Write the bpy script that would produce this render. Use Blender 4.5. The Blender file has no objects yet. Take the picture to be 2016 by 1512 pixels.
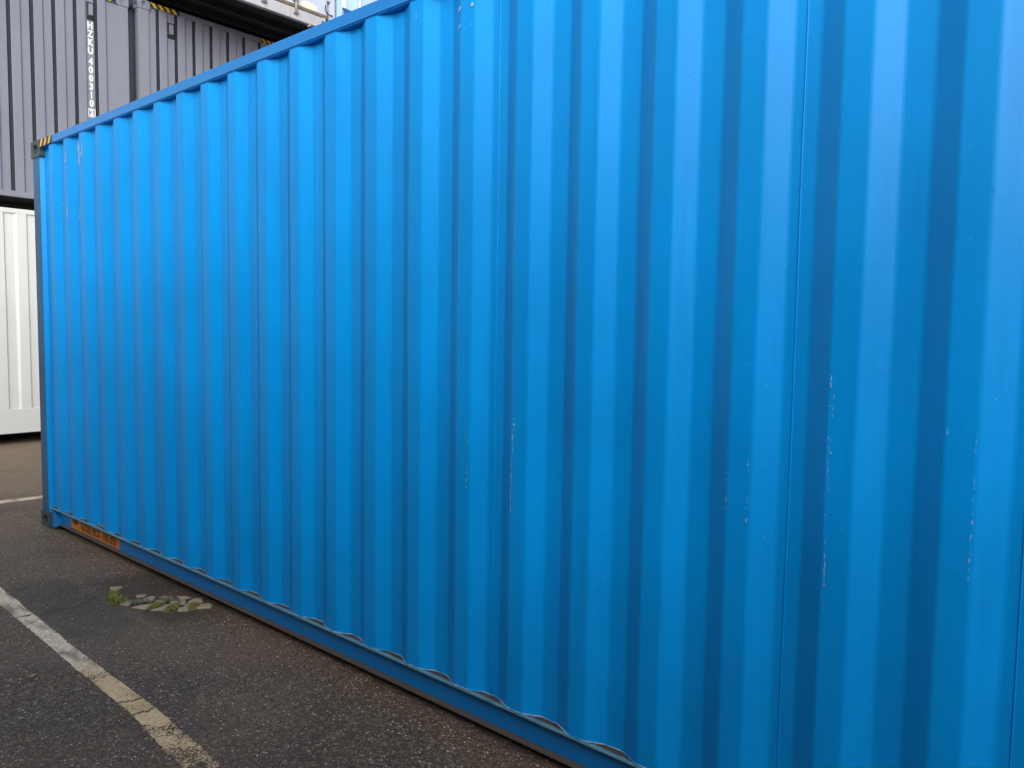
import bpy, bmesh, math, random
from mathutils import Vector, Matrix, noise as mnoise

random.seed(7)
SC = bpy.context.scene
COL = SC.collection

# ------------------------------------------------------------------ camera
CAM = Vector((6.6051, -2.0938, 1.5636))
YAW, PITCH, ROLL, FPX = math.radians(-40.883), math.radians(4.055), math.radians(-0.853), 1525.61
_f = Vector((math.sin(YAW) * math.cos(PITCH), math.cos(YAW) * math.cos(PITCH), -math.sin(PITCH)))
_r = Vector((math.cos(YAW), -math.sin(YAW), 0))
_d = _f.cross(_r)
RT = _r * math.cos(ROLL) + _d * math.sin(ROLL)
DN = -_r * math.sin(ROLL) + _d * math.cos(ROLL)
cam_data = bpy.data.cameras.new('camera')
cam_data.sensor_fit = 'HORIZONTAL'
cam_data.sensor_width = 36.0
cam_data.lens = FPX / 2016.0 * 36.0
cam_data.clip_start = 0.05
cam_data.clip_end = 2000.0
cam = bpy.data.objects.new('camera', cam_data)
COL.objects.link(cam)
m = Matrix.Identity(4)
for i in range(3):
    m[i][0], m[i][1], m[i][2], m[i][3] = RT[i], -DN[i], -_f[i], CAM[i]
cam.matrix_world = m
SC.camera = cam

# ------------------------------------------------------------------ sky, sun, exposure
SUN_EL, SUN_AZ = math.radians(25), math.radians(133)     # azimuth clockwise from +Y
world = bpy.data.worlds.new('World')
SC.world = world
world.use_nodes = True
wn = world.node_tree
wn.nodes.clear()
w_out = wn.nodes.new('ShaderNodeOutputWorld')
w_bg = wn.nodes.new('ShaderNodeBackground')
w_sky = wn.nodes.new('ShaderNodeTexSky')
w_hsv = wn.nodes.new('ShaderNodeHueSaturation')
w_sky.sky_type = 'NISHITA'
w_sky.sun_disc = False
w_sky.sun_elevation = SUN_EL
w_sky.sun_rotation = SUN_AZ
w_sky.dust_density = 2.0
w_sky.air_density = 1.0
w_hsv.inputs['Saturation'].default_value = 0.30      # an overcast, milky sky
w_bg.inputs['Strength'].default_value = 0.14
wn.links.new(w_sky.outputs[0], w_hsv.inputs['Color'])
wn.links.new(w_hsv.outputs[0], w_bg.inputs['Color'])
wn.links.new(w_bg.outputs[0], w_out.inputs['Surface'])

sun_data = bpy.data.lights.new('sun', 'SUN')
sun_data.energy = 1.5
sun_data.angle = math.radians(65)
sun_data.color = (1.0, 0.975, 0.945)
sun = bpy.data.objects.new('sun', sun_data)
COL.objects.link(sun)
sd = Vector((math.sin(SUN_AZ) * math.cos(SUN_EL), math.cos(SUN_AZ) * math.cos(SUN_EL), math.sin(SUN_EL)))
sun.rotation_euler = sd.to_track_quat('Z', 'Y').to_euler()
sun.location = sd * 30

SC.view_settings.view_transform = 'Standard'
SC.view_settings.look = 'None'
SC.view_settings.exposure = 0.60
SC.view_settings.gamma = 1.0
SC.view_settings.use_curve_mapping = False
SC.cycles.max_bounces = 6
SC.cycles.diffuse_bounces = 3
SC.cycles.glossy_bounces = 3
SC.cycles.transparent_max_bounces = 6
SC.cycles.use_adaptive_sampling = True
SC.cycles.adaptive_threshold = 0.02

# ------------------------------------------------------------------ pixel helpers (used only to read places off surfaces)
def ray(u, v):
    return RT * ((u - 1008) / FPX) + DN * ((v - 756) / FPX) + _f

def on_ground(u, v, z=0.0):
    d = ray(u, v)
    return CAM + d * ((z - CAM.z) / d.z)

# ------------------------------------------------------------------ mesh helpers
class MB:
    def __init__(self):
        self.v, self.f, self.n = [], [], None

    def vert(self, p):
        self.v.append(tuple(p))
        return len(self.v) - 1

    def face(self, pts):
        self.f.append([self.vert(p) for p in pts])

    def box(self, x0, x1, y0, y1, z0, z1):
        b = len(self.v)
        self.v += [(x0, y0, z0), (x1, y0, z0), (x1, y1, z0), (x0, y1, z0),
                   (x0, y0, z1), (x1, y0, z1), (x1, y1, z1), (x0, y1, z1)]
        for q in ((0, 3, 2, 1), (4, 5, 6, 7), (0, 1, 5, 4), (1, 2, 6, 5), (2, 3, 7, 6), (3, 0, 4, 7)):
            self.f.append([b + k for k in q])

    def tube(self, pts, r, n=8, closed=False):
        pts = [Vector(p) for p in pts]
        rings = []
        for i, p in enumerate(pts):
            a = pts[i - 1] if (i > 0 or closed) else pts[i]
            c = pts[(i + 1) % len(pts)] if (i < len(pts) - 1 or closed) else pts[i]
            t = (c - a).normalized()
            up = Vector((0, 0, 1)) if abs(t.z) < 0.9 else Vector((1, 0, 0))
            s = t.cross(up).normalized()
            w = s.cross(t)
            rr = r[i] if isinstance(r, (list, tuple)) else r
            rings.append([self.vert(p + (s * math.cos(2 * math.pi * k / n) + w * math.sin(2 * math.pi * k / n)) * rr) for k in range(n)])
        m_ = len(rings)
        for i in range(m_ if closed else m_ - 1):
            A, B = rings[i], rings[(i + 1) % m_]
            for k in range(n):
                self.f.append([A[k], A[(k + 1) % n], B[(k + 1) % n], B[k]])
        if not closed:
            self.f.append(rings[0][::-1])
            self.f.append(rings[-1])

    def face_hole(self, o, eu, ev, w, h, hu, hv, ha, hb, depth, n=24):
        """a w x h plate at o (outward normal eu x ev) with an oval hole, its wall and its floor"""
        o, eu, ev = Vector(o), Vector(eu), Vector(ev)
        nrm = eu.cross(ev)
        ang = [2 * math.pi * k / n for k in range(n)]
        for cu, cv in ((0, 0), (w, 0), (w, h), (0, h)):
            ang.append(math.atan2(cv - hv, cu - hu) % (2 * math.pi))
        ang = sorted(set(round(a, 6) for a in ang))
        outer, inner, back = [], [], []
        for a in ang:
            c, s = math.cos(a), math.sin(a)
            t = min([((w - hu) / c if c > 1e-9 else (-hu / c if c < -1e-9 else 1e9)),
                     ((h - hv) / s if s > 1e-9 else (-hv / s if s < -1e-9 else 1e9))])
            outer.append(o + eu * (hu + t * c) + ev * (hv + t * s))
            # stadium-like opening
            p = 3.0
            rr = (abs(c / ha) ** p + abs(s / hb) ** p) ** (-1 / p)
            q = o + eu * (hu + rr * c) + ev * (hv + rr * s)
            inner.append(q)
            back.append(q - nrm * depth)
        k = len(ang)
        for i in range(k):
            j = (i + 1) % k
            self.face([outer[i], outer[j], inner[j], inner[i]])
            self.face([inner[i], inner[j], back[j], back[i]])
        self.face(back)

    def build(self, name, mat, parent=None, base=(0, 0, 0), smooth=False, bevel=0.0):
        me = bpy.data.meshes.new(name)
        b = Vector(base)
        me.from_pydata([tuple(Vector(p) - b) for p in self.v], [], self.f)
        me.update()
        if self.n:
            me.polygons.foreach_set('use_smooth', [True] * len(me.polygons))
            me.normals_split_custom_set_from_vertices(self.n)
        elif smooth:
            me.polygons.foreach_set('use_smooth', [True] * len(me.polygons))
        if mat:
            me.materials.append(mat)
        ob = bpy.data.objects.new(name, me)
        COL.objects.link(ob)
        if parent:
            ob.parent = parent
        if bevel:
            bm = bmesh.new()
            bm.from_mesh(me)
            bmesh.ops.remove_doubles(bm, verts=bm.verts, dist=1e-5)
            bmesh.ops.bevel(bm, geom=[e for e in bm.edges if e.is_manifold and e.calc_face_angle(0) > 0.6],
                            offset=bevel, segments=2, affect='EDGES', clamp_overlap=True)
            bm.to_mesh(me)
            bm.free()
        return ob

def tag(o, label=None, cat=None, group=None, kind=None):
    if label: o['label'] = label
    if cat: o['category'] = cat
    if group: o['group'] = group
    if kind: o['kind'] = kind
    return o

def thing(name, loc, label, cat, group=None):
    o = bpy.data.objects.new(name, None)
    o.empty_display_size = 0.2
    o.location = loc
    COL.objects.link(o)
    return tag(o, label, cat, group)

# ------------------------------------------------------------------ materials
def new_mat(name):
    mt = bpy.data.materials.new(name)
    mt.use_nodes = True
    nt = mt.node_tree
    nt.nodes.clear()
    out = nt.nodes.new('ShaderNodeOutputMaterial')
    b = nt.nodes.new('ShaderNodeBsdfPrincipled')
    nt.links.new(b.outputs[0], out.inputs['Surface'])
    return mt, nt, b, out

def N(nt, kind, **kw):
    n = nt.nodes.new('ShaderNode' + kind)
    for k, v in kw.items():
        if k.startswith('i_'):
            n.inputs[k[2:].replace('_', ' ')].default_value = v
        else:
            setattr(n, k, v)
    return n

def coords(nt, scale=(1, 1, 1), loc=(0, 0, 0)):
    g = N(nt, 'NewGeometry')
    mp = N(nt, 'Mapping')
    mp.inputs['Scale'].default_value = scale
    mp.inputs['Location'].default_value = loc
    nt.links.new(g.outputs['Position'], mp.inputs['Vector'])
    return mp.outputs[0]

def noise(nt, vec, scale, detail=4, rough=0.55, dist=0.0):
    n = N(nt, 'TexNoise')
    n.inputs['Scale'].default_value = scale
    n.inputs['Detail'].default_value = detail
    n.inputs['Roughness'].default_value = rough
    n.inputs['Distortion'].default_value = dist
    nt.links.new(vec, n.inputs['Vector'])
    return n.outputs[0]

def ramp(nt, fac, stops):
    r = N(nt, 'ValToRGB')
    el = r.color_ramp.elements
    while len(el) < len(stops):
        el.new(0.5)
    for e, (p, c) in zip(el, stops):
        e.position = p
        e.color = (c, c, c, 1) if isinstance(c, (int, float)) else (*c, 1)
    nt.links.new(fac, r.inputs[0])
    return r.outputs[0]

def mix(nt, fac, a, b, mode='MIX'):
    x = N(nt, 'Mix', data_type='RGBA', blend_type=mode)
    for sock, v in ((x.inputs[0], fac), (x.inputs[6], a), (x.inputs[7], b)):
        if isinstance(v, bpy.types.NodeSocket):
            nt.links.new(v, sock)
        elif isinstance(v, (int, float)):
            sock.default_value = v
        else:
            sock.default_value = (*v, 1)
    return x.outputs[2]

def math_n(nt, op, a, b=None, c=None):
    x = N(nt, 'Math', operation=op)
    for s, v in zip(x.inputs, (a, b, c)):
        if v is None: continue
        if isinstance(v, bpy.types.NodeSocket): nt.links.new(v, s)
        else: s.default_value = v
    return x.outputs[0]

def bump(nt, bsdf, h, strength, dist):
    b = N(nt, 'Bump')
    b.inputs['Strength'].default_value = strength
    b.inputs['Distance'].default_value = dist
    nt.links.new(h, b.inputs['Height'])
    nt.links.new(b.outputs[0], bsdf.inputs['Normal'])

def paint(name, base, rough=0.35, dirt=(0.05, 0.045, 0.04), dirt_amt=0.25, var=0.06, spec=0.5, dents=0.25, rust=0.0, streak=0.3):
    mt, nt, b, _ = new_mat(name)
    p1 = coords(nt)
    ps = coords(nt, (22, 22, 1.1))
    big = noise(nt, p1, 1.3, 3)
    streaks = noise(nt, ps, 1.0, 3, 0.65)
    hi = tuple(min(1, c * (1 + var)) for c in base)
    lo = tuple(c * (1 - var) for c in base)
    c = mix(nt, ramp(nt, big, [(0.3, 0.0), (0.7, 1.0)]), lo, hi)
    c = mix(nt, math_n(nt, 'MULTIPLY', ramp(nt, streaks, [(0.55, 0.0), (0.85, 1.0)]), dirt_amt * streak), c, dirt)
    specks = noise(nt, p1, 90, 2, 0.5)
    c = mix(nt, math_n(nt, 'MULTIPLY', ramp(nt, specks, [(0.70, 0.0), (0.76, 1.0)]), dirt_amt * 0.8), c, dirt)
    if rust:
        rn = noise(nt, p1, 7, 6, 0.7)
        rc = mix(nt, noise(nt, p1, 60, 3), (0.10, 0.035, 0.012), (0.26, 0.10, 0.04))
        c = mix(nt, ramp(nt, rn, [(1 - rust, 0.0), (min(1, 1 - rust + 0.07), 1.0)]), c, rc)
    nt.links.new(c, b.inputs['Base Color'])
    b.inputs['Roughness'].default_value = rough
    b.inputs['Specular IOR Level'].default_value = spec
    wav = noise(nt, coords(nt, (1, 1, 0.55)), 4.5, 2, 0.4)
    h = math_n(nt, 'MULTIPLY', wav, 0.02)
    bump(nt, b, h, dents, 0.35)
    return mt

def plain(name, base, rough=0.6, metal=0.0, var=0.15, scale=30):
    mt, nt, b, _ = new_mat(name)
    n = noise(nt, coords(nt), scale, 4)
    c = mix(nt, n, tuple(x * (1 - var) for x in base), tuple(min(1, x * (1 + var)) for x in base))
    nt.links.new(c, b.inputs['Base Color'])
    b.inputs['Roughness'].default_value = rough
    b.inputs['Metallic'].default_value = metal
    bump(nt, b, n, 0.15, 0.004)
    return mt

BLUE = (0.0, 0.270, 0.72)
M_BLUE = paint('blue_paint', BLUE, rough=0.40, spec=0.20, dirt=(0.01, 0.10, 0.22), dirt_amt=0.5, var=0.10, dents=0.26, streak=0.5)
M_RAIL = paint('blue_rail_paint', (0.0, 0.185, 0.54), rough=0.36, dirt=(0.05, 0.06, 0.07), dirt_amt=0.5, var=0.06, dents=0.12)
M_POST = paint('weathered_post_paint', (0.014, 0.095, 0.20), rough=0.5, dirt=(0.06, 0.055, 0.05), dirt_amt=0.9, var=0.3, dents=0.15, rust=0.30, streak=0.8)
M_CAST = paint('casting_paint', (0.035, 0.062, 0.068), rough=0.55, dirt=(0.05, 0.04, 0.035), dirt_amt=0.9, var=0.4, rust=0.36, dents=0.2)
M_GREY = paint('grey_paint', (0.215, 0.226, 0.28), rough=0.42, dirt=(0.12, 0.11, 0.11), dirt_amt=0.35, var=0.05, dents=0.12)
M_WHITE = paint('white_paint', (0.66, 0.665, 0.65), rough=0.45, dirt=(0.4, 0.38, 0.34), dirt_amt=0.25, var=0.03, dents=0.12)
M_DOOR = paint('pale_door_paint', (0.50, 0.56, 0.70), rough=0.4, dirt=(0.25, 0.2, 0.15), dirt_amt=0.4, var=0.06, rust=0.24, dents=0.12)
M_SILL = paint('worn_sill_paint', (0.46, 0.46, 0.50), rough=0.5, dirt=(0.22, 0.17, 0.12), dirt_amt=0.8, var=0.12, rust=0.36, streak=0.8, dents=0.1)
M_PALE = paint('pale_blue_paint', (0.42, 0.60, 0.80), rough=0.4, dirt=(0.3, 0.3, 0.3), dirt_amt=0.3, var=0.05, dents=0.12)
M_BAND = plain('dark_blue_band', (0.015, 0.10, 0.33), 0.45)
M_DARK = plain('underside_black', (0.02, 0.019, 0.018), 0.8, var=0.4)
M_GASKET = plain('brown_gasket', (0.17, 0.125, 0.085), 0.75, var=0.45, scale=14)
M_STEEL = plain('weathered_steel', (0.30, 0.285, 0.26), 0.5, 0.5, var=0.4)
M_BLACK = plain('black_film', (0.012, 0.012, 0.013), 0.5)
M_YELLOW = plain('yellow_film', (0.72, 0.43, 0.06), 0.5, var=0.3, scale=60)
M_LIME = plain('lime_film', (0.62, 0.70, 0.02), 0.5)
M_LETTER = plain('white_lettering', (0.86, 0.86, 0.86), 0.5, var=0.06)
M_STICKER = plain('cream_sticker', (0.72, 0.72, 0.64), 0.5, var=0.15, scale=20)
M_ORANGE = plain('orange_label', (0.50, 0.17, 0.012), 0.55, var=0.25, scale=20)
M_RED = plain('dark_red_print', (0.075, 0.010, 0.004), 0.6, var=0.3)
M_CHIP = plain('bare_primer', (0.36, 0.52, 0.64), 0.6, var=0.35, scale=80)
M_GROOVE_SHADE = plain('groove_shade', (0.016, 0.018, 0.025), 0.6)  # near-black colour standing in for the shade inside the end-wall grooves
M_WOOD = plain('floor_timber', (0.10, 0.075, 0.05), 0.8)

def mat_flange():
    mt, nt, b, _ = new_mat('dusty_flange_paint')
    p = coords(nt)
    n1 = noise(nt, p, 9, 6, 0.7)
    n2 = noise(nt, p, 45, 4, 0.6)
    g = N(nt, 'NewGeometry')
    sp = N(nt, 'SeparateXYZ')
    nt.links.new(g.outputs['Position'], sp.inputs[0])
    yd = math_n(nt, 'ADD', math_n(nt, 'MULTIPLY', sp.outputs[1], 30), math_n(nt, 'MULTIPLY', math_n(nt, 'SUBTRACT', n1, 0.5), 1.1))
    c = mix(nt, ramp(nt, yd, [(0.15, 0.0), (0.55, 1.0)]), (0.10, 0.27, 0.36), (0.060, 0.048, 0.038))
    c = mix(nt, ramp(nt, n2, [(0.62, 0.0), (0.70, 0.8)]), c, (0.05, 0.024, 0.014))
    nt.links.new(c, b.inputs['Base Color'])
    b.inputs['Roughness'].default_value = 0.75
    bump(nt, b, n2, 0.4, 0.01)
    return mt

def mat_flange_low():
    mt, nt, b, _ = new_mat('muddy_flange')
    p = coords(nt)
    n1 = noise(nt, coords(nt, (1.0, 6, 6)), 2.2, 5, 0.6)
    n2 = noise(nt, p, 70, 4, 0.6)
    c = mix(nt, ramp(nt, n1, [(0.30, 0.0), (0.36, 1.0)]), (0.014, 0.03, 0.04), (0.088, 0.076, 0.066))
    c = mix(nt, ramp(nt, n2, [(0.50, 0.0), (0.75, 0.7)]), c, (0.10, 0.065, 0.045))
    nt.links.new(c, b.inputs['Base Color'])
    b.inputs['Roughness'].default_value = 0.8
    bump(nt, b, n2, 0.4, 0.01)
    return mt

def mat_bead():
    mt, nt, b, _ = new_mat('weld_bead')
    p = coords(nt)
    n1 = noise(nt, p, 26, 4, 0.65)
    n2 = noise(nt, p, 6, 3, 0.6)
    c = mix(nt, ramp(nt, n1, [(0.42, 0.0), (0.60, 1.0)]), (0.03, 0.22, 0.46), (0.38, 0.50, 0.56))
    c = mix(nt, ramp(nt, n2, [(0.60, 0.0), (0.68, 0.85)]), c, (0.08, 0.05, 0.035))
    nt.links.new(c, b.inputs['Base Color'])
    b.inputs['Roughness'].default_value = 0.45
    bump(nt, b, n1, 0.5, 0.01)
    return mt

M_FLANGE, M_FLANGE_LOW, M_BEAD = mat_flange(), mat_flange_low(), mat_bead()

def mat_asphalt():
    mt, nt, b, _ = new_mat('asphalt')
    p = coords(nt)
    # aggregate stones, two sizes
    def stones(scale):
        v = N(nt, 'TexVoronoi', feature='F1')
        v.inputs['Scale'].default_value = scale
        nt.links.new(p, v.inputs['Vector'])
        sep = N(nt, 'SeparateColor')
        nt.links.new(v.outputs['Color'], sep.inputs[0])
        return v.outputs['Distance'], sep.outputs[0], sep.outputs[1]
    d1, r1, g1 = stones(95)
    d2, r2, g2 = stones(210)
    big = noise(nt, p, 0.55, 4, 0.6)
    mid = noise(nt, p, 3.2, 5, 0.65)
    base = mix(nt, ramp(nt, mid, [(0.3, 0.0), (0.7, 1.0)]), (0.058, 0.040, 0.027), (0.140, 0.096, 0.063))
    base = mix(nt, ramp(nt, big, [(0.35, 0.0), (0.65, 1.0)]), base, mix(nt, 0.5, base, (0.185, 0.13, 0.087)))
    base = mix(nt, ramp(nt, noise(nt, p, 1.1, 3, 0.5), [(0.44, 0.45), (0.60, 0.0)]), base, (0.036, 0.030, 0.025))
    # stone tint
    st = mix(nt, g1, (0.036, 0.026, 0.018), (0.30, 0.215, 0.14))
    c = mix(nt, ramp(nt, r1, [(0.45, 0.0), (0.75, 0.75)]), base, st)
    st2 = mix(nt, g2, (0.032, 0.023, 0.016), (0.34, 0.25, 0.165))
    c = mix(nt, ramp(nt, r2, [(0.6, 0.0), (0.8, 0.6)]), c, st2)
    # rare pale chips
    br = math_n(nt, 'MULTIPLY', ramp(nt, r1, [(0.945, 0.0), (0.955, 1.0)]), ramp(nt, d1, [(0.30, 1.0), (0.42, 0.0)]))
    c = mix(nt, br, c, (0.70, 0.58, 0.43))
    br2 = math_n(nt, 'MULTIPLY', ramp(nt, r2, [(0.945, 0.0), (0.955, 1.0)]), ramp(nt, d2, [(0.30, 1.0), (0.42, 0.0)]))
    c = mix(nt, br2, c, (0.74, 0.63, 0.48))
    # dusty, paler surface towards the far lane; old repair strip by the patch of setts
    g = N(nt, 'NewGeometry')
    sp = N(nt, 'SeparateXYZ')
    nt.links.new(g.outputs['Position'], sp.inputs[0])
    xw = math_n(nt, 'ADD', sp.outputs[0], math_n(nt, 'MULTIPLY', noise(nt, p, 1.7, 4), 0.9))
    far = N(nt, 'MapRange')
    far.inputs['From Min'].default_value = -0.4
    far.inputs['From Max'].default_value = -1.0
    nt.links.new(xw, far.inputs['Value'])
    c = mix(nt, math_n(nt, 'MULTIPLY', far.outputs[0], 0.62), c, mix(nt, noise(nt, p, 14, 5, 0.75), (0.16, 0.11, 0.066), (0.52, 0.38, 0.25)))
    mid_far = N(nt, 'MapRange')
    mid_far.inputs['From Min'].default_value = 2.4
    mid_far.inputs['From Max'].default_value = 0.4
    nt.links.new(xw, mid_far.inputs['Value'])
    c = mix(nt, math_n(nt, 'MULTIPLY', mid_far.outputs[0], 0.30), c, (0.16, 0.13, 0.10))
    # repair strip between the line and the setts: finer, darker, slightly green
    yw = math_n(nt, 'ADD', sp.outputs[1], math_n(nt, 'MULTIPLY', math_n(nt, 'SUBTRACT', noise(nt, p, 6, 4), 0.5), 0.12))
    xr = math_n(nt, 'ADD', sp.outputs[0], math_n(nt, 'MULTIPLY', math_n(nt, 'SUBTRACT', noise(nt, p, 6, 4), 0.5), 0.35))
    def step(v, a, bb):
        q = N(nt, 'MapRange')
        q.inputs['From Min'].default_value = a
        q.inputs['From Max'].default_value = bb
        nt.links.new(v, q.inputs['Value'])
        return q.outputs[0]
    strip = math_n(nt, 'MULTIPLY', math_n(nt, 'MULTIPLY', step(yw, -0.34, -0.38), step(yw, -0.72, -0.66)),
                   math_n(nt, 'MULTIPLY', step(xr, 1.45, 1.55), step(xr, 2.75, 2.45)))
    c = mix(nt, math_n(nt, 'MULTIPLY', strip, 0.62), c, (0.080, 0.068, 0.048))
    # bare brown earth round the setts
    ex = math_n(nt, 'MULTIPLY', math_n(nt, 'MULTIPLY', step(yw, -0.36, -0.25), step(yw, 0.35, 0.2)),
                math_n(nt, 'MULTIPLY', step(xr, 1.62, 1.80), step(xr, 2.85, 2.62)))
    c = mix(nt, math_n(nt, 'MULTIPLY', ex, 0.75), c, mix(nt, noise(nt, p, 30, 4), (0.035, 0.024, 0.017), (0.085, 0.06, 0.042)))
    nt.links.new(c, b.inputs['Base Color'])
    nt.links.new(ramp(nt, mid, [(0.3, 0.55), (0.7, 0.85)]), b.inputs['Roughness'])
    b.inputs['Specular IOR Level'].default_value = 0.4
    h = math_n(nt, 'SUBTRACT', math_n(nt, 'MULTIPLY', mid, 0.6), math_n(nt, 'ADD', math_n(nt, 'MULTIPLY', d1, 0.55), math_n(nt, 'MULTIPLY', d2, 0.35)))
    bump(nt, b, h, 0.75, 0.012)
    return mt

def mat_line(name, wear, yellow_x=None):
    mt, nt, b, out = new_mat(name)
    p = coords(nt)
    n1 = noise(nt, p, 70, 4, 0.65)
    n2 = noise(nt, p, 9, 5, 0.65)
    g = N(nt, 'NewGeometry')
    sp = N(nt, 'SeparateXYZ')
    nt.links.new(g.outputs['Position'], sp.inputs[0])
    c = mix(nt, ramp(nt, n1, [(0.35, 0.0), (0.65, 1.0)]), (0.54, 0.43, 0.29), (0.95, 0.80, 0.58))
    c = mix(nt, ramp(nt, noise(nt, coords(nt, (5, 14, 1)), 1.0, 5, 0.65), [(0.50, 0.0), (0.66, 0.85)]), c, (0.15, 0.12, 0.09))
    if yellow_x:
        q = N(nt, 'MapRange')
        q.inputs['From Min'].default_value = yellow_x[0]
        q.inputs['From Max'].default_value = yellow_x[1]
        nt.links.new(math_n(nt, 'ADD', sp.outputs[0], math_n(nt, 'MULTIPLY', n2, 0.3)), q.inputs['Value'])
        c = mix(nt, math_n(nt, 'MULTIPLY', q.outputs[0], 0.7), c, mix(nt, n1, (0.40, 0.24, 0.09), (0.90, 0.62, 0.29)))
    nt.links.new(c, b.inputs['Base Color'])
    b.inputs['Roughness'].default_value = 0.8
    bump(nt, b, n1, 0.5, 0.006)
    # worn through: the asphalt shows where the paint has gone
    t = N(nt, 'BsdfTransparent')
    ms = N(nt, 'MixShader')
    nn = math_n(nt, 'ADD', math_n(nt, 'MULTIPLY', noise(nt, p, 120, 3, 0.7), 0.55), math_n(nt, 'MULTIPLY', noise(nt, p, 7, 5, 0.6), 0.45))
    if yellow_x:
        wq = N(nt, 'MapRange')
        wq.inputs['From Min'].default_value = 3.45
        wq.inputs['From Max'].default_value = 4.15
        wq.inputs['To Max'].default_value = 0.12
        nt.links.new(sp.outputs[0], wq.inputs['Value'])
        nn = math_n(nt, 'SUBTRACT', nn, wq.outputs[0])
    a = ramp(nt, nn, [(wear, 0.0), (wear + 0.035, 1.0)])
    nt.links.new(a, ms.inputs[0])
    nt.links.new(t.outputs[0], ms.inputs[1])
    nt.links.new(b.outputs[0], ms.inputs[2])
    nt.links.new(ms.outputs[0], out.inputs['Surface'])
    return mt

M_ASPHALT = mat_asphalt()
M_LINE = mat_line('worn_white_line', 0.40, (2.95, 3.25))
M_LINE2 = mat_line('worn_far_line', 0.43)
M_STONE = plain('granite_sett', (0.33, 0.275, 0.20), 0.85, var=0.4, scale=45)
M_STONE2 = plain('granite_sett_warm', (0.37, 0.27, 0.18), 0.85, var=0.4, scale=45)
M_GRASS = plain('grass_blade', (0.21, 0.225, 0.05), 0.7, var=0.5, scale=25)
M_WEED = plain('weed_leaf', (0.14, 0.155, 0.075), 0.7, var=0.5, scale=25)
M_LEAF = plain('dry_leaf', (0.30, 0.23, 0.12), 0.7, var=0.3)
M_GRIT = plain('pale_grit', (0.46, 0.43, 0.37), 0.8, var=0.45, scale=3)

# ------------------------------------------------------------------ corrugated sheet
def corr_profile(breaks, fil=0.012, seg=4):
    """breaks: [(s, depth)] corner points -> rounded polyline [(s, d, ns, nd)] with its analytic normals"""
    out = []
    def nrm(a, b):
        ds, dd = b[0] - a[0], b[1] - a[1]
        L = math.hypot(ds, dd) or 1
        return (dd / L, -ds / L)          # (along s, along depth); outward = negative depth
    k = len(breaks)
    for i, (s, d) in enumerate(breaks):
        if i == 0:
            n = nrm(breaks[0], breaks[1]); out.append((s, d, *n)); continue
        if i == k - 1:
            n = nrm(breaks[-2], breaks[-1]); out.append((s, d, *n)); continue
        a, b = breaks[i - 1], breaks[i + 1]
        n0, n1 = nrm(a, (s, d)), nrm((s, d), b)
        la, lb = math.hypot(s - a[0], d - a[1]), math.hypot(b[0] - s, b[1] - d)
        f = min(fil, la * 0.45, lb * 0.45)
        pa = (s + (a[0] - s) / la * f, d + (a[1] - d) / la * f)
        pb = (s + (b[0] - s) / lb * f, d + (b[1] - d) / lb * f)
        for j in range(seg + 1):
            t = j / seg
            q = ((1 - t) ** 2 * pa[0] + 2 * t * (1 - t) * s + t * t * pb[0],
                 (1 - t) ** 2 * pa[1] + 2 * t * (1 - t) * d + t * t * pb[1])
            n = (n0[0] * (1 - t) + n1[0] * t, n0[1] * (1 - t) + n1[1] * t)
            L = math.hypot(*n)
            out.append((q[0], q[1], n[0] / L, n[1] / L))
    return out

def corr_mesh(prof, org, ds, dn, z0, z1, rows=1, wob=0.0, wob0=None):
    """sheet standing from z0 to z1; ds: unit along the sheet, dn: outward unit normal"""
    mb = MB()
    mb.n = []
    org, ds, dn = Vector(org), Vector(ds), Vector(dn)
    flip = ds.cross(Vector((0, 0, 1))).dot(dn) < 0
    grid = []
    for r in range(rows + 1):
        z = z0 + (z1 - z0) * r / rows
        row = []
        for s, d, ns, nd in prof:
            p = org + ds * s - dn * d
            zz = z
            if wob:
                e = mnoise.noise(Vector((p.x * 1.3, p.y * 1.3 + 3.1, z * 0.9))) * wob
                p = p + dn * e
                p = p + ds * mnoise.noise(Vector((round(s / 0.035) * 0.7, 9.0, z * 0.8))) * wob * 1.7
            if r == 0 and wob0:
                zz = z + wob0(s)
            p.z = zz
            row.append(mb.vert(p))
            nn = ds * ns - dn * nd
            mb.n.append(tuple(nn.normalized()))
        grid.append(row)
    for r in range(rows):
        for i in range(len(prof) - 1):
            q = [grid[r][i], grid[r][i + 1], grid[r + 1][i + 1], grid[r + 1][i]]
            mb.f.append(q[::-1] if flip else q)
    return mb

# ------------------------------------------------------------------ the yard ground
g = MB()
g.box(-260, 260, -260, 260, -0.3, 0.0)
ground = tag(g.build('ground', M_ASPHALT), kind='structure')

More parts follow.
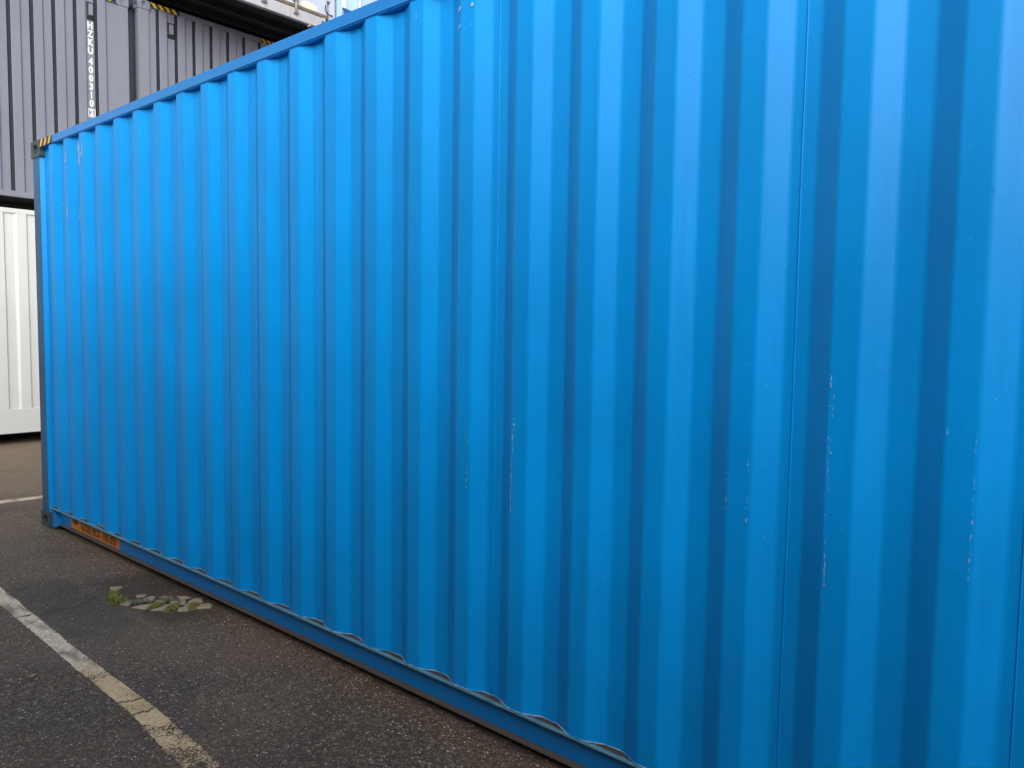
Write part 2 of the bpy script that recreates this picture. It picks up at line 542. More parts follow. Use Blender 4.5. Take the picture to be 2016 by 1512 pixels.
def ribbon(name, pts, mat, z=0.004, cracks=(), jag=0.006):
    """pts: [(x, y_low, y_high)]; a painted strip with frayed edges, parted at the cracks"""
    mb = MB()
    def at(x):
        for a, b in zip(pts, pts[1:]):
            if a[0] <= x <= b[0]:
                t = (x - a[0]) / (b[0] - a[0])
                return a[1] + (b[1] - a[1]) * t, a[2] + (b[2] - a[2]) * t
    x = pts[0][0]
    xs = []
    while x < pts[-1][0]:
        xs.append(x)
        x += 0.012
    prev = None
    for x in xs:
        lo, hi = at(x)
        lo += mnoise.noise(Vector((x * 40, 1.0, 0))) * jag + mnoise.noise(Vector((x * 6, 4.0, 0))) * jag
        hi += mnoise.noise(Vector((x * 40, 7.0, 0))) * jag + mnoise.noise(Vector((x * 6, 9.0, 0))) * jag
        row = []
        for k in range(5):
            y = lo + (hi - lo) * k / 4
            row.append((x, y, z))
        if prev:
            for k in range(4):
                cx, cy = x, (row[k][1] + row[k + 1][1]) / 2
                if any(abs(cx - (c0 + c1 * (cy + 0.75)) - 0.02 * mnoise.noise(Vector((cy * 25, c0, 0)))) < 0.0065 for c0, c1 in cracks):
                    continue
                mb.face([prev[k], row[k], row[k + 1], prev[k + 1]])
        prev = row
    return tag(mb.build(name, mat), kind='structure')

ribbon('painted_line', [(-7.0, -0.62, -0.51), (1.5, -0.765, -0.682), (2.75, -0.797, -0.718), (3.52, -0.812, -0.722), (4.05, -0.862, -0.752), (5.4, -0.94, -0.83)],
       M_LINE, cracks=((2.035, 0.15), (3.53, 0.05), (3.40, 0.35)))
tl = MB()
yy = -3.0
while yy < 4.0:
    j = lambda s: mnoise.noise(Vector((yy * 14, s, 0))) * 0.018
    j2 = lambda s: mnoise.noise(Vector(((yy + 0.03) * 14, s, 0))) * 0.018
    tl.face([(-1.13 + j(1) + (yy) * 0.1, yy, 0.004), (-1.00 + j(5) + yy * 0.1, yy, 0.004), (-1.00 + j2(5) + (yy + 0.03) * 0.1, yy + 0.03, 0.004), (-1.13 + j2(1) + (yy + 0.03) * 0.1, yy + 0.03, 0.004)])
    yy += 0.03
tag(tl.build('painted_line', M_LINE2), kind='structure')

# ------------------------------------------------------------------ setts, weeds, leaf, grit
def zp(x, y):                                   # places read off the photograph, laid on the ground
    return on_ground(200 + x / 8.4, 1130 + y / 8.4, 0.012)
SETTS = [
    [(140, 190), (330, 185), (345, 200), (240, 240), (150, 235)],
    [(300, 380), (420, 370), (460, 410), (410, 425), (330, 405)],
    [(275, 480), (390, 435), (500, 425), (480, 480), (430, 500)],
    [(500, 530), (660, 500), (840, 470), (850, 490), (740, 560)],
    [(680, 385), (790, 345), (900, 350), (845, 410)],
    [(870, 430), (960, 410), (1050, 425), (990, 455), (900, 450)],
    [(810, 575), (930, 540), (1060, 480), (1160, 475), (1060, 545), (1050, 580)],
    [(1110, 452), (1230, 425), (1275, 425), (1262, 470), (1160, 470)],
    [(1290, 400), (1400, 410), (1390, 470), (1280, 480)],
    [(1250, 590), (1270, 545), (1340, 530), (1400, 480), (1480, 480), (1440, 540), (1450, 570), (1380, 590)],
    [(1420, 450), (1510, 395), (1650, 380), (1670, 440), (1600, 450)],
    [(1540, 550), (1640, 470), (1780, 460), (1840, 500), (1800, 535)],
    [(560, 330), (650, 300), (760, 310), (700, 350), (590, 360)],
    [(960, 350), (1080, 330), (1180, 350), (1090, 385)],
    [(1240, 340), (1400, 330), (1480, 360), (1380, 385), (1280, 375)],
]
for i, poly in enumerate(SETTS):
    pts = [zp(*q) for q in poly]
    c = sum(pts, Vector()) / len(pts)
    h = random.uniform(0.005, 0.010) if i < 12 else 0.003
    mb = MB()
    n = len(pts)
    low = [mb.vert((p.x, p.y, -0.03)) for p in pts]
    midr = [mb.vert((p.x, p.y, h - 0.004)) for p in pts]
    top = [mb.vert((c.x + (p.x - c.x) * 0.9, c.y + (p.y - c.y) * 0.9, h + random.uniform(-0.002, 0.002))) for p in pts]
    ct = mb.vert((c.x, c.y, h + 0.003))
    for a, b in ((low, midr), (midr, top)):
        for k in range(n):
            mb.f.append([a[k], b[k], b[(k + 1) % n], a[(k + 1) % n]])
    for k in range(n):
        mb.f.append([top[k], ct, top[(k + 1) % n]])
    ob = mb.build('paving_stone', M_STONE2 if i in (0, 3) else M_STONE, ground)
    bm = bmesh.new(); bm.from_mesh(ob.data); bmesh.ops.recalc_face_normals(bm, faces=bm.faces); bm.to_mesh(ob.data); bm.free()

def tuft(name, spots, n, h, spread, mat, label, leaf=False):
    c = sum((zp(*s) for s in spots), Vector()) / len(spots)
    mb = MB()
    for _ in range(n):
        s = zp(*random.choice(spots))
        bx = s.x + random.gauss(0, spread)
        by = s.y + random.gauss(0, spread)
        a = random.uniform(0, 6.28)
        hh = h * random.uniform(0.5, 1.15)
        w = random.uniform(0.0012, 0.0024) if not leaf else random.uniform(0.004, 0.008)
        lean = hh * random.uniform(0.3, 1.0) if not leaf else hh * random.uniform(0.8, 1.8)
        dx, dy = math.cos(a), math.sin(a)
        p0 = (bx - dy * w, by + dx * w, 0.0)
        p1 = (bx + dy * w, by - dx * w, 0.0)
        mx, my = bx + dx * lean * 0.45, by + dy * lean * 0.45
        q = 1.4 if leaf else 0.8
        p2 = (mx + dy * w * q, my - dx * w * q, hh * 0.7)
        p3 = (mx - dy * w * q, my + dx * w * q, hh * 0.7)
        tip = (bx + dx * lean, by + dy * lean, hh * (0.75 if leaf else 1.0))
        mb.face([p0, p1, p2, p3])
        mb.face([p3, p2, tip])
    o = mb.build(name, mat, None, (c.x, c.y, 0))
    o.location = (c.x, c.y, 0)
    return tag(o, label, 'weed', 'weeds between the paving stones')

tuft('grass_tuft', [(180, 420), (230, 380), (260, 440), (210, 330), (330, 430), (180, 350), (300, 470)], 520, 0.034, 0.013, M_GRASS, 'tallest grass tuft at the left end of the stone patch')
tuft('leafy_weed', [(560, 440), (620, 430), (690, 430), (640, 460), (760, 440), (530, 460)], 110, 0.014, 0.012, M_WEED, 'dark broad leaved weed between the stones, left of centre', True)
tuft('moss_clump', [(850, 490), (870, 480), (830, 520), (790, 545), (900, 465), (950, 470)], 340, 0.014, 0.012, M_GRASS, 'low moss in the joint between the two front stones')
tuft('leafy_weed', [(1080, 400), (1130, 410), (1180, 440), (1220, 450), (1040, 440), (1300, 440)], 170, 0.014, 0.014, M_WEED, 'grey green weed behind the stones, right of centre', True)
tuft('moss_clump', [(1120, 560), (1150, 530), (1200, 520), (1180, 560), (1230, 500), (1100, 575)], 380, 0.015, 0.012, M_GRASS, 'bright moss between the rough stone and its left neighbour')
tuft('moss_clump', [(1510, 480), (1530, 500), (1500, 530), (1560, 470), (1490, 560), (1540, 530)], 340, 0.014, 0.012, M_GRASS, 'moss between the two rightmost stones beside the container')

cr = MB()
cpts = [on_ground(u, v, 0.0015) for u, v in ((84, 1208.5), (104, 1205), (122, 1199), (146, 1196), (168, 1187), (186, 1176), (200, 1160), (206, 1146))]
for a, b in zip(cpts, cpts[1:]):
    for q in range(5):
        p, r = a.lerp(b, q / 5), a.lerp(b, (q + 1) / 5)
        w0 = 0.0028 + 0.0015 * mnoise.noise(p * 40); w1 = 0.0028 + 0.0015 * mnoise.noise(r * 40)
        jp = 0.006 * mnoise.noise(p * 25); jr = 0.006 * mnoise.noise(r * 25)
        cr.face([(p.x - w0 + jp, p.y, 0.0015), (p.x + w0 + jp, p.y, 0.0015), (r.x + w1 + jr, r.y, 0.0015), (r.x - w1 + jr, r.y, 0.0015)])
cr.build('asphalt_crack', M_DARK, ground)

lf = MB()
lc = on_ground(62, 1335, 0.004)
a0, a1 = on_ground(52, 1338), on_ground(72, 1331)
L = (a1 - a0); Ln = L.length; ex = L.normalized(); ey = Vector((-ex.y, ex.x, 0))
prev = None
for k in range(9):
    t = k / 8
    w = 0.011 * math.sin(math.pi * min(1, t * 0.96 + 0.02)) ** 0.8
    p = lc + ex * (t - 0.5) * Ln
    z = 0.006 + 0.005 * abs(t - 0.5) * 2
    row = [p + ey * w + Vector((0, 0, z + 0.004)), p + Vector((0, 0, z - 0.002)), p - ey * w + Vector((0, 0, z + 0.003))]
    if prev:
        lf.face([prev[0], prev[1], row[1], row[0]])
        lf.face([prev[1], prev[2], row[2], row[1]])
    prev = row
o = lf.build('fallen_leaf', M_LEAF, None, lc)
o.location = lc
tag(o, 'small dry leaf lying on the asphalt left of the white line', 'leaf')

gr = MB()
for gi in range(3100):
    x, y = random.uniform(-0.5, 5.6), (random.uniform(-2.6, 0.05) if gi < 2600 else -abs(random.gauss(0, 0.07)))
    r = random.choice((0.0013, 0.0015, 0.002, 0.002, 0.003, 0.004)) * random.uniform(0.7, 1.2)
    a = random.uniform(0, 6.28)
    b = len(gr.v)
    for k in range(4):
        rr = r * random.uniform(0.6, 1.3)
        gr.v.append((x + rr * math.cos(a + k * 1.57), y + rr * math.sin(a + k * 1.57), 0.0008))
    gr.v.append((x, y, r * 1.1))
    for k in range(4):
        gr.f.append([b + k, b + (k + 1) % 4, b + 4])
tag(gr.build('grit', M_GRIT), 'fine pale grit scattered over the dark asphalt', 'grit', kind='stuff')

# ------------------------------------------------------------------ shared container parts
def casting(parent, base, x, y, z, sx, sy, sz, mat, name='corner_casting'):
    """corner casting with the container's outer corner at (x, y, z); sx, sy, sz: +1/-1 towards the inside"""
    mb = MB()
    LX, LY, LZ = 0.178, 0.162, 0.118
    x0, x1 = sorted((x, x + sx * LX)); y0, y1 = sorted((y, y + sy * LY)); z0, z1 = sorted((z, z + sz * LZ))
    # side face (normal -sy along y)
    if sy > 0: mb.face_hole((x0, y0, z0), (1, 0, 0), (0, 0, 1), LX, LZ, LX / 2, LZ / 2, 0.040, 0.026, 0.03)
    else: mb.face_hole((x1, y1, z0), (-1, 0, 0), (0, 0, 1), LX, LZ, LX / 2, LZ / 2, 0.040, 0.026, 0.03)
    if sx > 0: mb.face_hole((x0, y1, z0), (0, -1, 0), (0, 0, 1), LY, LZ, LY / 2, LZ / 2, 0.026, 0.040, 0.03)
    else: mb.face_hole((x1, y0, z0), (0, 1, 0), (0, 0, 1), LY, LZ, LY / 2, LZ / 2, 0.026, 0.040, 0.03)
    zt = z0 if sz > 0 else z1
    if sz > 0: mb.face_hole((x0, y1, zt), (1, 0, 0), (0, -1, 0), LX, LY, LX / 2, LY / 2, 0.055, 0.030, 0.03)
    else: mb.face_hole((x0, y0, zt), (1, 0, 0), (0, 1, 0), LX, LY, LX / 2, LY / 2, 0.055, 0.030, 0.03)
    # inner faces
    xi = x1 if sx > 0 else x0
    yi = y1 if sy > 0 else y0
    zi = z1 if sz > 0 else z0
    mb.face([(xi, y0, z0), (xi, y1, z0), (xi, y1, z1), (xi, y0, z1)])
    mb.face([(x0, yi, z0), (x1, yi, z0), (x1, yi, z1), (x0, yi, z1)])
    mb.face([(x0, y0, zi), (x1, y0, zi), (x1, y1, zi), (x0, y1, zi)])
    ob = mb.build(name, mat, parent, base)
    bm = bmesh.new(); bm.from_mesh(ob.data)
    bmesh.ops.remove_doubles(bm, verts=bm.verts, dist=1e-5)
    bmesh.ops.recalc_face_normals(bm, faces=bm.faces)
    es = [e for e in bm.edges if e.is_manifold and e.calc_face_angle(0) > 1.2]
    bmesh.ops.bevel(bm, geom=es, offset=0.007, segments=2, affect='EDGES', clamp_overlap=True)
    bm.to_mesh(ob.data); bm.free()
    return ob

def text_mesh(name, s, size, mat, parent, origin, right, up, base, sx=1.0, off=0.0, align='CENTER'):
    cu = bpy.data.curves.new(name + '_curve', 'FONT')
    cu.body = s
    cu.size = size
    cu.align_x = align
    cu.align_y = 'CENTER'
    cu.extrude = 0.0006
    cu.offset = off
    tmp = bpy.data.objects.new('tmp_text', cu)
    COL.objects.link(tmp)
    dg = bpy.context.evaluated_depsgraph_get()
    dg.update()
    me = bpy.data.meshes.new_from_object(tmp.evaluated_get(dg))
    bpy.data.objects.remove(tmp)
    bpy.data.curves.remove(cu)
    right, up = Vector(right), Vector(up)
    nrm = right.cross(up)
    o_ = Vector(origin) - Vector(base)
    for v in me.vertices:
        v.co = o_ + right * v.co.x * sx + up * v.co.y + nrm * v.co.z
    me.name = name
    me.materials.clear()
    me.materials.append(mat)
    ob = bpy.data.objects.new(name, me)
    COL.objects.link(ob)
    ob.parent = parent
    return ob

# ------------------------------------------------------------------ the blue forty-foot container
LEN, WID, HGT = 12.192, 2.438, 2.896
blue = thing('shipping_container', (LEN / 2, WID / 2, 0), 'long blue corrugated shipping container filling the foreground', 'container')
BB = blue.location.copy()
X0, P, SL, OF, INF, DEP = 0.4122, 0.278, 0.068, 0.072, 0.070, 0.036
ZW0, ZW1 = 0.166, 2.838

brk = [(0.158, DEP), (X0 - OF - SL, DEP)]
k = 0
while X0 + k * P + SL + 0.05 < LEN - 0.17:
    xs = X0 + k * P
    brk += [(xs - OF, 0.003), (xs, 0.003), (xs + SL, DEP), (xs + SL + INF, DEP)]
    k += 1
NK = k
brk[-1] = (LEN - 0.158, DEP)
SEAMS = [3, 7, 11, 15, 19, 21, 25, 29, 33, 37]
seam_x = [X0 + i * P + SL + 0.030 for i in SEAMS if i < NK - 1]

def split_breaks(brk, cuts):
    groups, cur, ci = [], [], 0
    for q in brk:
        while ci < len(cuts) and q[0] > cuts[ci]:
            a = cur[-1]
            cur.append((cuts[ci], DEP))
            groups.append(cur)
            cur = [(cuts[ci], DEP)]
            ci += 1
        cur.append(q)
    groups.append(cur)
    return groups

def bottom_wob(s):
    return 0.0
for gi, gb in enumerate(split_breaks(brk, seam_x)):
    prof = corr_profile(gb, 0.0075, 4)
    corr_mesh(prof, (0, 0, 0), (1, 0, 0), (0, -1, 0), ZW0, ZW1, rows=14, wob=0.0016).build('side_panel', M_BLUE, blue, BB)
full_prof = corr_profile(brk, 0.0075, 3)
# far long side, ends and roof close the box
corr_mesh(full_prof, (0, WID, 0), (1, 0, 0), (0, 1, 0), ZW0, ZW1).build('rear_side_panel', M_BLUE, blue, BB)
eb, y = [(0.15, 0.045)], 0.27
while y + 0.25 < WID - 0.1:
    eb += [(y, 0.045), (y + 0.018, 0.0), (y + 0.128, 0.0), (y + 0.146, 0.045)]
    y += 0.25
eb.append((WID - 0.15, 0.045))
corr_mesh(corr_profile(eb, 0.005, 2), (0.012, 0, 0), (0, 1, 0), (-1, 0, 0), 0.16, 2.80).build('end_panel', M_BLUE, blue, BB)
corr_mesh(corr_profile(eb, 0.005, 2), (LEN - 0.012, 0, 0), (0, 1, 0), (1, 0, 0), 0.16, 2.80).build('end_panel', M_BLUE, blue, BB)
rf = MB(); rf.box(0.06, LEN - 0.06, 0.065, WID - 0.065, 2.862, 2.874); rf.build('roof', M_BLUE, blue, BB)
fl = MB(); fl.box(0.1, LEN - 0.1, 0.075, WID - 0.075, 0.120, 0.150); fl.build('floor_deck', M_WOOD, blue, BB)
for q in range(26):
    cb = MB(); cx = 0.5 + q * 0.447
    cb.box(cx, cx + 0.045, 0.055, WID - 0.055, 0.024, 0.118)
    cb.build('cross_member', M_DARK, blue, BB)

# vertical weld seams on the inner flats
for sx_ in seam_x:
    sb = MB()
    pts = []
    for r in range(41):
        z = ZW0 + 0.004 + (ZW1 - ZW0 - 0.008) * r / 40
        e = mnoise.noise(Vector((sx_ * 1.3, -DEP * 1.3 + 3.1, z * 0.9))) * 0.0016
        pts.append((sx_ + mnoise.noise(Vector((sx_, z * 2.2, 2))) * 0.0022, DEP - e - 0.0002, z))
    sb.tube(pts, [0.0026 + 0.0008 * mnoise.noise(Vector((sx_, p[2] * 30, 5))) for p in pts], 6)
    sb.build('weld_seam', M_BLUE, blue, BB, smooth=True)

# top rails
for y0 in (-0.004, WID - 0.056):
    tr = MB(); tr.box(0.176, LEN - 0.176, y0, y0 + 0.060, 2.837, 2.8945)
    tr.build('top_rail', M_RAIL, blue, BB, bevel=0.005)
for x0 in (0.002, LEN - 0.062):
    tr = MB(); tr.box(x0, x0 + 0.060, 0.16, WID - 0.16, 2.795, 2.893)
    tr.build('end_rail', M_RAIL, blue, BB, bevel=0.005)
    tr = MB(); tr.box(x0, x0 + 0.060, 0.16, WID - 0.16, 0.02, 0.17)
    tr.build('end_rail', M_RAIL, blue, BB, bevel=0.005)

# bottom side rail: channel with the web set back, flanges outward
def bottom_rail(sgn, yo):
    Y = lambda d: yo + sgn * d
    ya, yb = sorted((Y(0.040), Y(0.046)))
    wb_ = MB(); wb_.box(0.20, LEN - 0.20, ya, yb, 0.0552, 0.1595)
    wob = wb_.build('bottom_rail', M_RAIL, blue, BB)
    ya, yb = sorted((Y(-0.003), Y(0.050)))
    f1 = MB(); f1.box(0.176, LEN - 0.176, ya, yb, 0.160, 0.166)
    f1.build('top_flange', M_FLANGE, wob, (0, 0, 0) if False else BB)
    ya, yb = sorted((Y(0.013), Y(0.050)))
    f2 = MB(); f2.box(0.30, LEN - 0.30, ya, yb, 0.048, 0.0545)
    f2.build('bottom_flange', M_FLANGE_LOW, wob, BB)
    return wob
rail = bottom_rail(1, 0.0)
bottom_rail(-1, WID)

# bead of weld and sealant where the corrugated sheet stands on the rail
bd = MB()
pts, rad = [], []
dense = []
for a, b in zip(full_prof, full_prof[1:]):
    n = max(1, int(math.hypot(b[0] - a[0], b[1] - a[1]) / 0.012))
    for q in range(n):
        t = q / n
        dense.append((a[0] + (b[0] - a[0]) * t, a[1] + (b[1] - a[1]) * t))
for s, d in dense:
    if s > 8.0: break
    pts.append((s, d - 0.003, 0.1695 + 0.0025 * mnoise.noise(Vector((s * 17, 2, 0)))))
    rad.append(0.0022 + 0.0010 * mnoise.noise(Vector((s * 30, 5, 0))))
bd.tube(pts, rad, 6)
bd.build('weld_bead', M_BEAD, blue, BB, smooth=True)
# rust and dirt lumps caught behind the bead
ds_ = MB()
for i in range(NK):
    xs = X0 + i * P + SL
    if xs > 7.2: break
    for q in range(16):
        s = xs + random.uniform(-0.03, INF + 0.035)
        t_ = (s - xs) / INF
        d = DEP - 0.004 if 0 <= t_ <= 1 else DEP - 0.004 - (0.033 / SL) * (abs(s - xs) if t_ < 0 else s - xs - INF)
        d -= random.uniform(0.001, 0.007)
        r = random.uniform(0.002, 0.006)
        b = len(ds_.v)
        for kk in range(5):
            a = kk * 1.257
            ds_.v.append((s + r * 1.6 * math.cos(a), d + r * 0.8 * math.sin(a), 0.1655))
        ds_.v.append((s, d, 0.1665 + r * 0.8))
        for kk in range(5):
            ds_.f.append([b + kk, b + (kk + 1) % 5, b + 5])
M_RUST = plain('rust_dirt', (0.06, 0.035, 0.025), 0.9, var=0.5, scale=80)
tag(ds_.build('rust_scale', M_RUST, blue, BB), kind='stuff')

# corner posts and castings
for cx, sx_ in ((0.0, 1), (LEN, -1)):
    for cy, sy_ in ((0.0, 1), (WID, -1)):
        mb = MB()
        x0, x1 = sorted((cx + sx_ * 0.006, cx + sx_ * 0.158))
        # an angle-shaped post: wide side face, rounded return into the recess
        prof = [(0.006, 0.150), (0.006, 0.014), (0.010, 0.006), (0.018, 0.003), (0.128, 0.003), (0.138, 0.007), (0.146, 0.016), (0.157, 0.040), (0.157, 0.060), (0.10, 0.060), (0.09, 0.15)]
        lo = [mb.vert((cx + sx_ * a, cy + sy_ * b, 0.112)) for a, b in prof]
        hi = [mb.vert((cx + sx_ * a, cy + sy_ * b, 2.784)) for a, b in prof]
        n = len(prof)
        for q in range(n):
            mb.f.append([lo[q], lo[(q + 1) % n], hi[(q + 1) % n], hi[q]])
        po = mb.build('corner_post', M_POST, blue, BB)
        if sx_ > 0 and sy_ > 0: po['label'] = 'dirty dark teal corner post at the far end'
        po.data.materials.append(M_BLUE)
        bm = bmesh.new(); bm.from_mesh(po.data); bmesh.ops.recalc_face_normals(bm, faces=bm.faces)
        bm.faces.ensure_lookup_table()
        for q in (5, 6, 7):
            bm.faces[q].material_index = 1
        bm.to_mesh(po.data); bm.free()
        casting(blue, BB, cx, cy - sy_ * 0.004, 0.0, sx_, sy_, 1, M_CAST)
        casting(blue, BB, cx, cy - sy_ * 0.004, HGT + 0.002, sx_, sy_, -1, M_CAST)
# gusset closing the channel beside the bottom casting
for cx, sx_ in ((0.0, 1), (LEN, -1)):
    gs = MB()
    pr = [(0.1785, 0.012), (0.24, 0.014), (0.30, 0.038), (0.33, 0.0515), (0.33, 0.08), (0.27, 0.105), (0.215, 0.1598), (0.1785, 0.1598)]
    A = [gs.vert((cx + sx_ * a, 0.012, z)) for a, z in pr]
    B = [gs.vert((cx + sx_ * a, 0.039, z)) for a, z in pr]
    gs.f.append(A); gs.f.append(B[::-1])
    for q in range(len(pr)):
        gs.f.append([A[q], B[q], B[(q + 1) % len(pr)], A[(q + 1) % len(pr)]])
    o = gs.build('gusset_plate', M_RAIL, blue, BB)
    bm = bmesh.new(); bm.from_mesh(o.data); bmesh.ops.recalc_face_normals(bm, faces=bm.faces); bm.to_mesh(o.data); bm.free()

# hazard marking on the top rail by the casting
hz = MB(); hz.box(0.182, 0.425, -0.0062, -0.0042, 2.840, 2.893)
hzo = hz.build('hazard_plate', M_BLACK, blue, BB)
for q in range(3):
    a = 0.205 + q * 0.080
    sm = MB()
    sm.face([(a - 0.016, -0.0068, 2.842), (a + 0.020, -0.0068, 2.842), (a + 0.052, -0.0068, 2.891), (a + 0.016, -0.0068, 2.891)])
    sm.build('yellow_stripe', M_YELLOW, hzo, BB)

# orange label on the rail web
lx0, lx1, lz0, lz1 = 0.490, 1.322, 0.058, 0.153
lb = MB(); lb.box(lx0, lx1, 0.0384, 0.0396, lz0, lz1)
lbo = lb.build('warning_label', M_ORANGE, blue, BB)
lbo['label'] = 'orange label with dark red lettering and arrow'
ar = MB()
ya = 0.0379
zc = (lz0 + lz1) / 2
ar.face([(lx0 + 0.02, ya, zc + 0.012), (lx0 + 0.075, ya, zc - 0.024), (lx0 + 0.075, ya, zc - 0.008), (lx0 + 0.125, ya, zc - 0.008), (lx0 + 0.125, ya, zc + 0.032), (lx0 + 0.075, ya, zc + 0.032), (lx0 + 0.075, ya, zc + 0.046)])
ar.build('arrow_mark', M_RED, lbo, BB)
text_mesh('label_lettering', 'GOOSE NECK - THIS END', 0.094, M_RED, lbo, ((lx0 + lx1) / 2 + 0.07, 0.0379, zc - 0.004), (1, 0, 0), (0, 0, 1), BB, sx=0.555, off=0.0012)

# small lashing ring standing on the flange
rg = MB()
ringc = Vector((1.085, 0.012, 0.1655))
rg.tube([ringc + Vector((0.024 * math.cos(a), -0.004, 0.012 + 0.020 * math.sin(a))) for a in [math.radians(60 + 12 * q) for q in range(21)]], 0.0045, 8)
rg.build('lashing_ring', M_STEEL, blue, BB, smooth=True)

# paint scratches: thin flakes of bare primer lying on the sheet
def wall_d(x):
    t = (x - (X0 - OF)) % P
    if t < OF: return 0.003
    if t < OF + SL: return 0.003 + (DEP - 0.003) * (t - OF) / SL
    if t < OF + SL + INF: return DEP
    return DEP - (DEP - 0.003) * (t - OF - SL - INF) / (P - OF - SL - INF)
def on_wall(u, v):
    d = ray(u, v)
    t = (0.0 - CAM.y) / d.y
    for _ in range(400):
        p = CAM + d * t
        if p.y >= wall_d(p.x): break
        t += 0.00025
    return p
CHIPS = []
def chip_run(u0, v0, u1, v1, n, w, h, spread=1.5):
    for _ in range(n):
        t = random.random()
        CHIPS.append((u0 + (u1 - u0) * t + random.gauss(0, spread * 0.7), v0 + (v1 - v0) * t, w * random.uniform(0.35, 1.0), h * random.choice((0.3, 0.5, 1.0, 2.2))))
chip_run(131, 297, 130, 325, 12, 1.6, 6, 1.0)
chip_run(155, 280, 156, 325, 20, 1.7, 7, 1.0)
chip_run(162, 280, 161, 312, 12, 1.4, 5, 0.8)
chip_run(133, 408, 133, 420, 2, 1.4, 9, 0.5)
chip_run(125, 392, 125, 405, 4, 1.6, 2.0, 0.4)
chip_run(163, 390, 163, 398, 3, 1.6, 2.0, 0.4)
chip_run(158, 405, 158, 435, 6, 1.2, 6, 0.8)
chip_run(930, 4, 930, 12, 3, 4.0, 3.5, 1.2)
chip_run(907, 15, 906, 22, 4, 3.5, 4, 1.2)
chip_run(929, 44, 930, 50, 2, 2.0, 3, 0.6)
chip_run(906, 50, 906, 58, 3, 3.0, 5, 0.8)
chip_run(820, 20, 820, 46, 5, 1.6, 4, 0.6)
chip_run(262, 265, 268, 268, 3, 2.2, 2.5, 2.0)
chip_run(1013, 822, 1004, 1010, 34, 1.3, 6, 1.2)
chip_run(922, 830, 918, 985, 16, 1.3, 5, 1.5)
chip_run(1637, 745, 1620, 1210, 42, 1.3, 6, 1.2)
chip_run(1644, 750, 1632, 970, 14, 2.0, 3.0, 1.5)
chip_run(1433, 890, 1430, 1000, 9, 1.3, 4, 1.0)
chip_run(1475, 900, 1466, 1140, 18, 1.5, 4, 1.4)
chip_run(1925, 850, 1905, 1160, 24, 1.6, 5, 1.6)
chip_run(1872, 750, 1865, 860, 5, 1.2, 5, 0.8)
for _ in range(26):
    CHIPS.append((random.uniform(700, 2000), random.uniform(30, 1250), random.uniform(1.2, 2.4), random.uniform(1.2, 2.6)))
ch = MB()
for u, v, w, h in CHIPS:
    c = on_wall(u, v)
    if not (0.17 < c.x < 7.0 and ZW0 + 0.02 < c.z < ZW1 - 0.01): continue
    dist = (c - CAM).length
    e = 0.004
    tang = Vector((2 * e, wall_d(c.x + e) - wall_d(c.x - e), 0)).normalized()
    nrm = Vector((tang.y, -tang.x, 0))
    view = (CAM - c).normalized()
    fore = max(0.25, abs(view.dot(nrm)))
    hw = w * dist / FPX / 2 / fore
    hh = h * dist / FPX / 2
    hw = min(hw, 0.005)
    pts = []
    for kk in range(6):
        a = kk * math.pi / 3
        rr = random.uniform(0.6, 1.15)
        pts.append(c + tang * hw * rr * math.cos(a) + Vector((0, 0, 1)) * hh * rr * math.sin(a) + nrm * 0.0026)
    ch.face(pts)
tag(ch.build('paint_scratches', M_CHIP, blue, BB), kind='stuff')

OPP_TIERS, OPP_X, OPP_Y = 1, 3.2, -4.5
M_OPP = paint('rust_brown_paint', (0.06, 0.035, 0.03), rough=0.5)
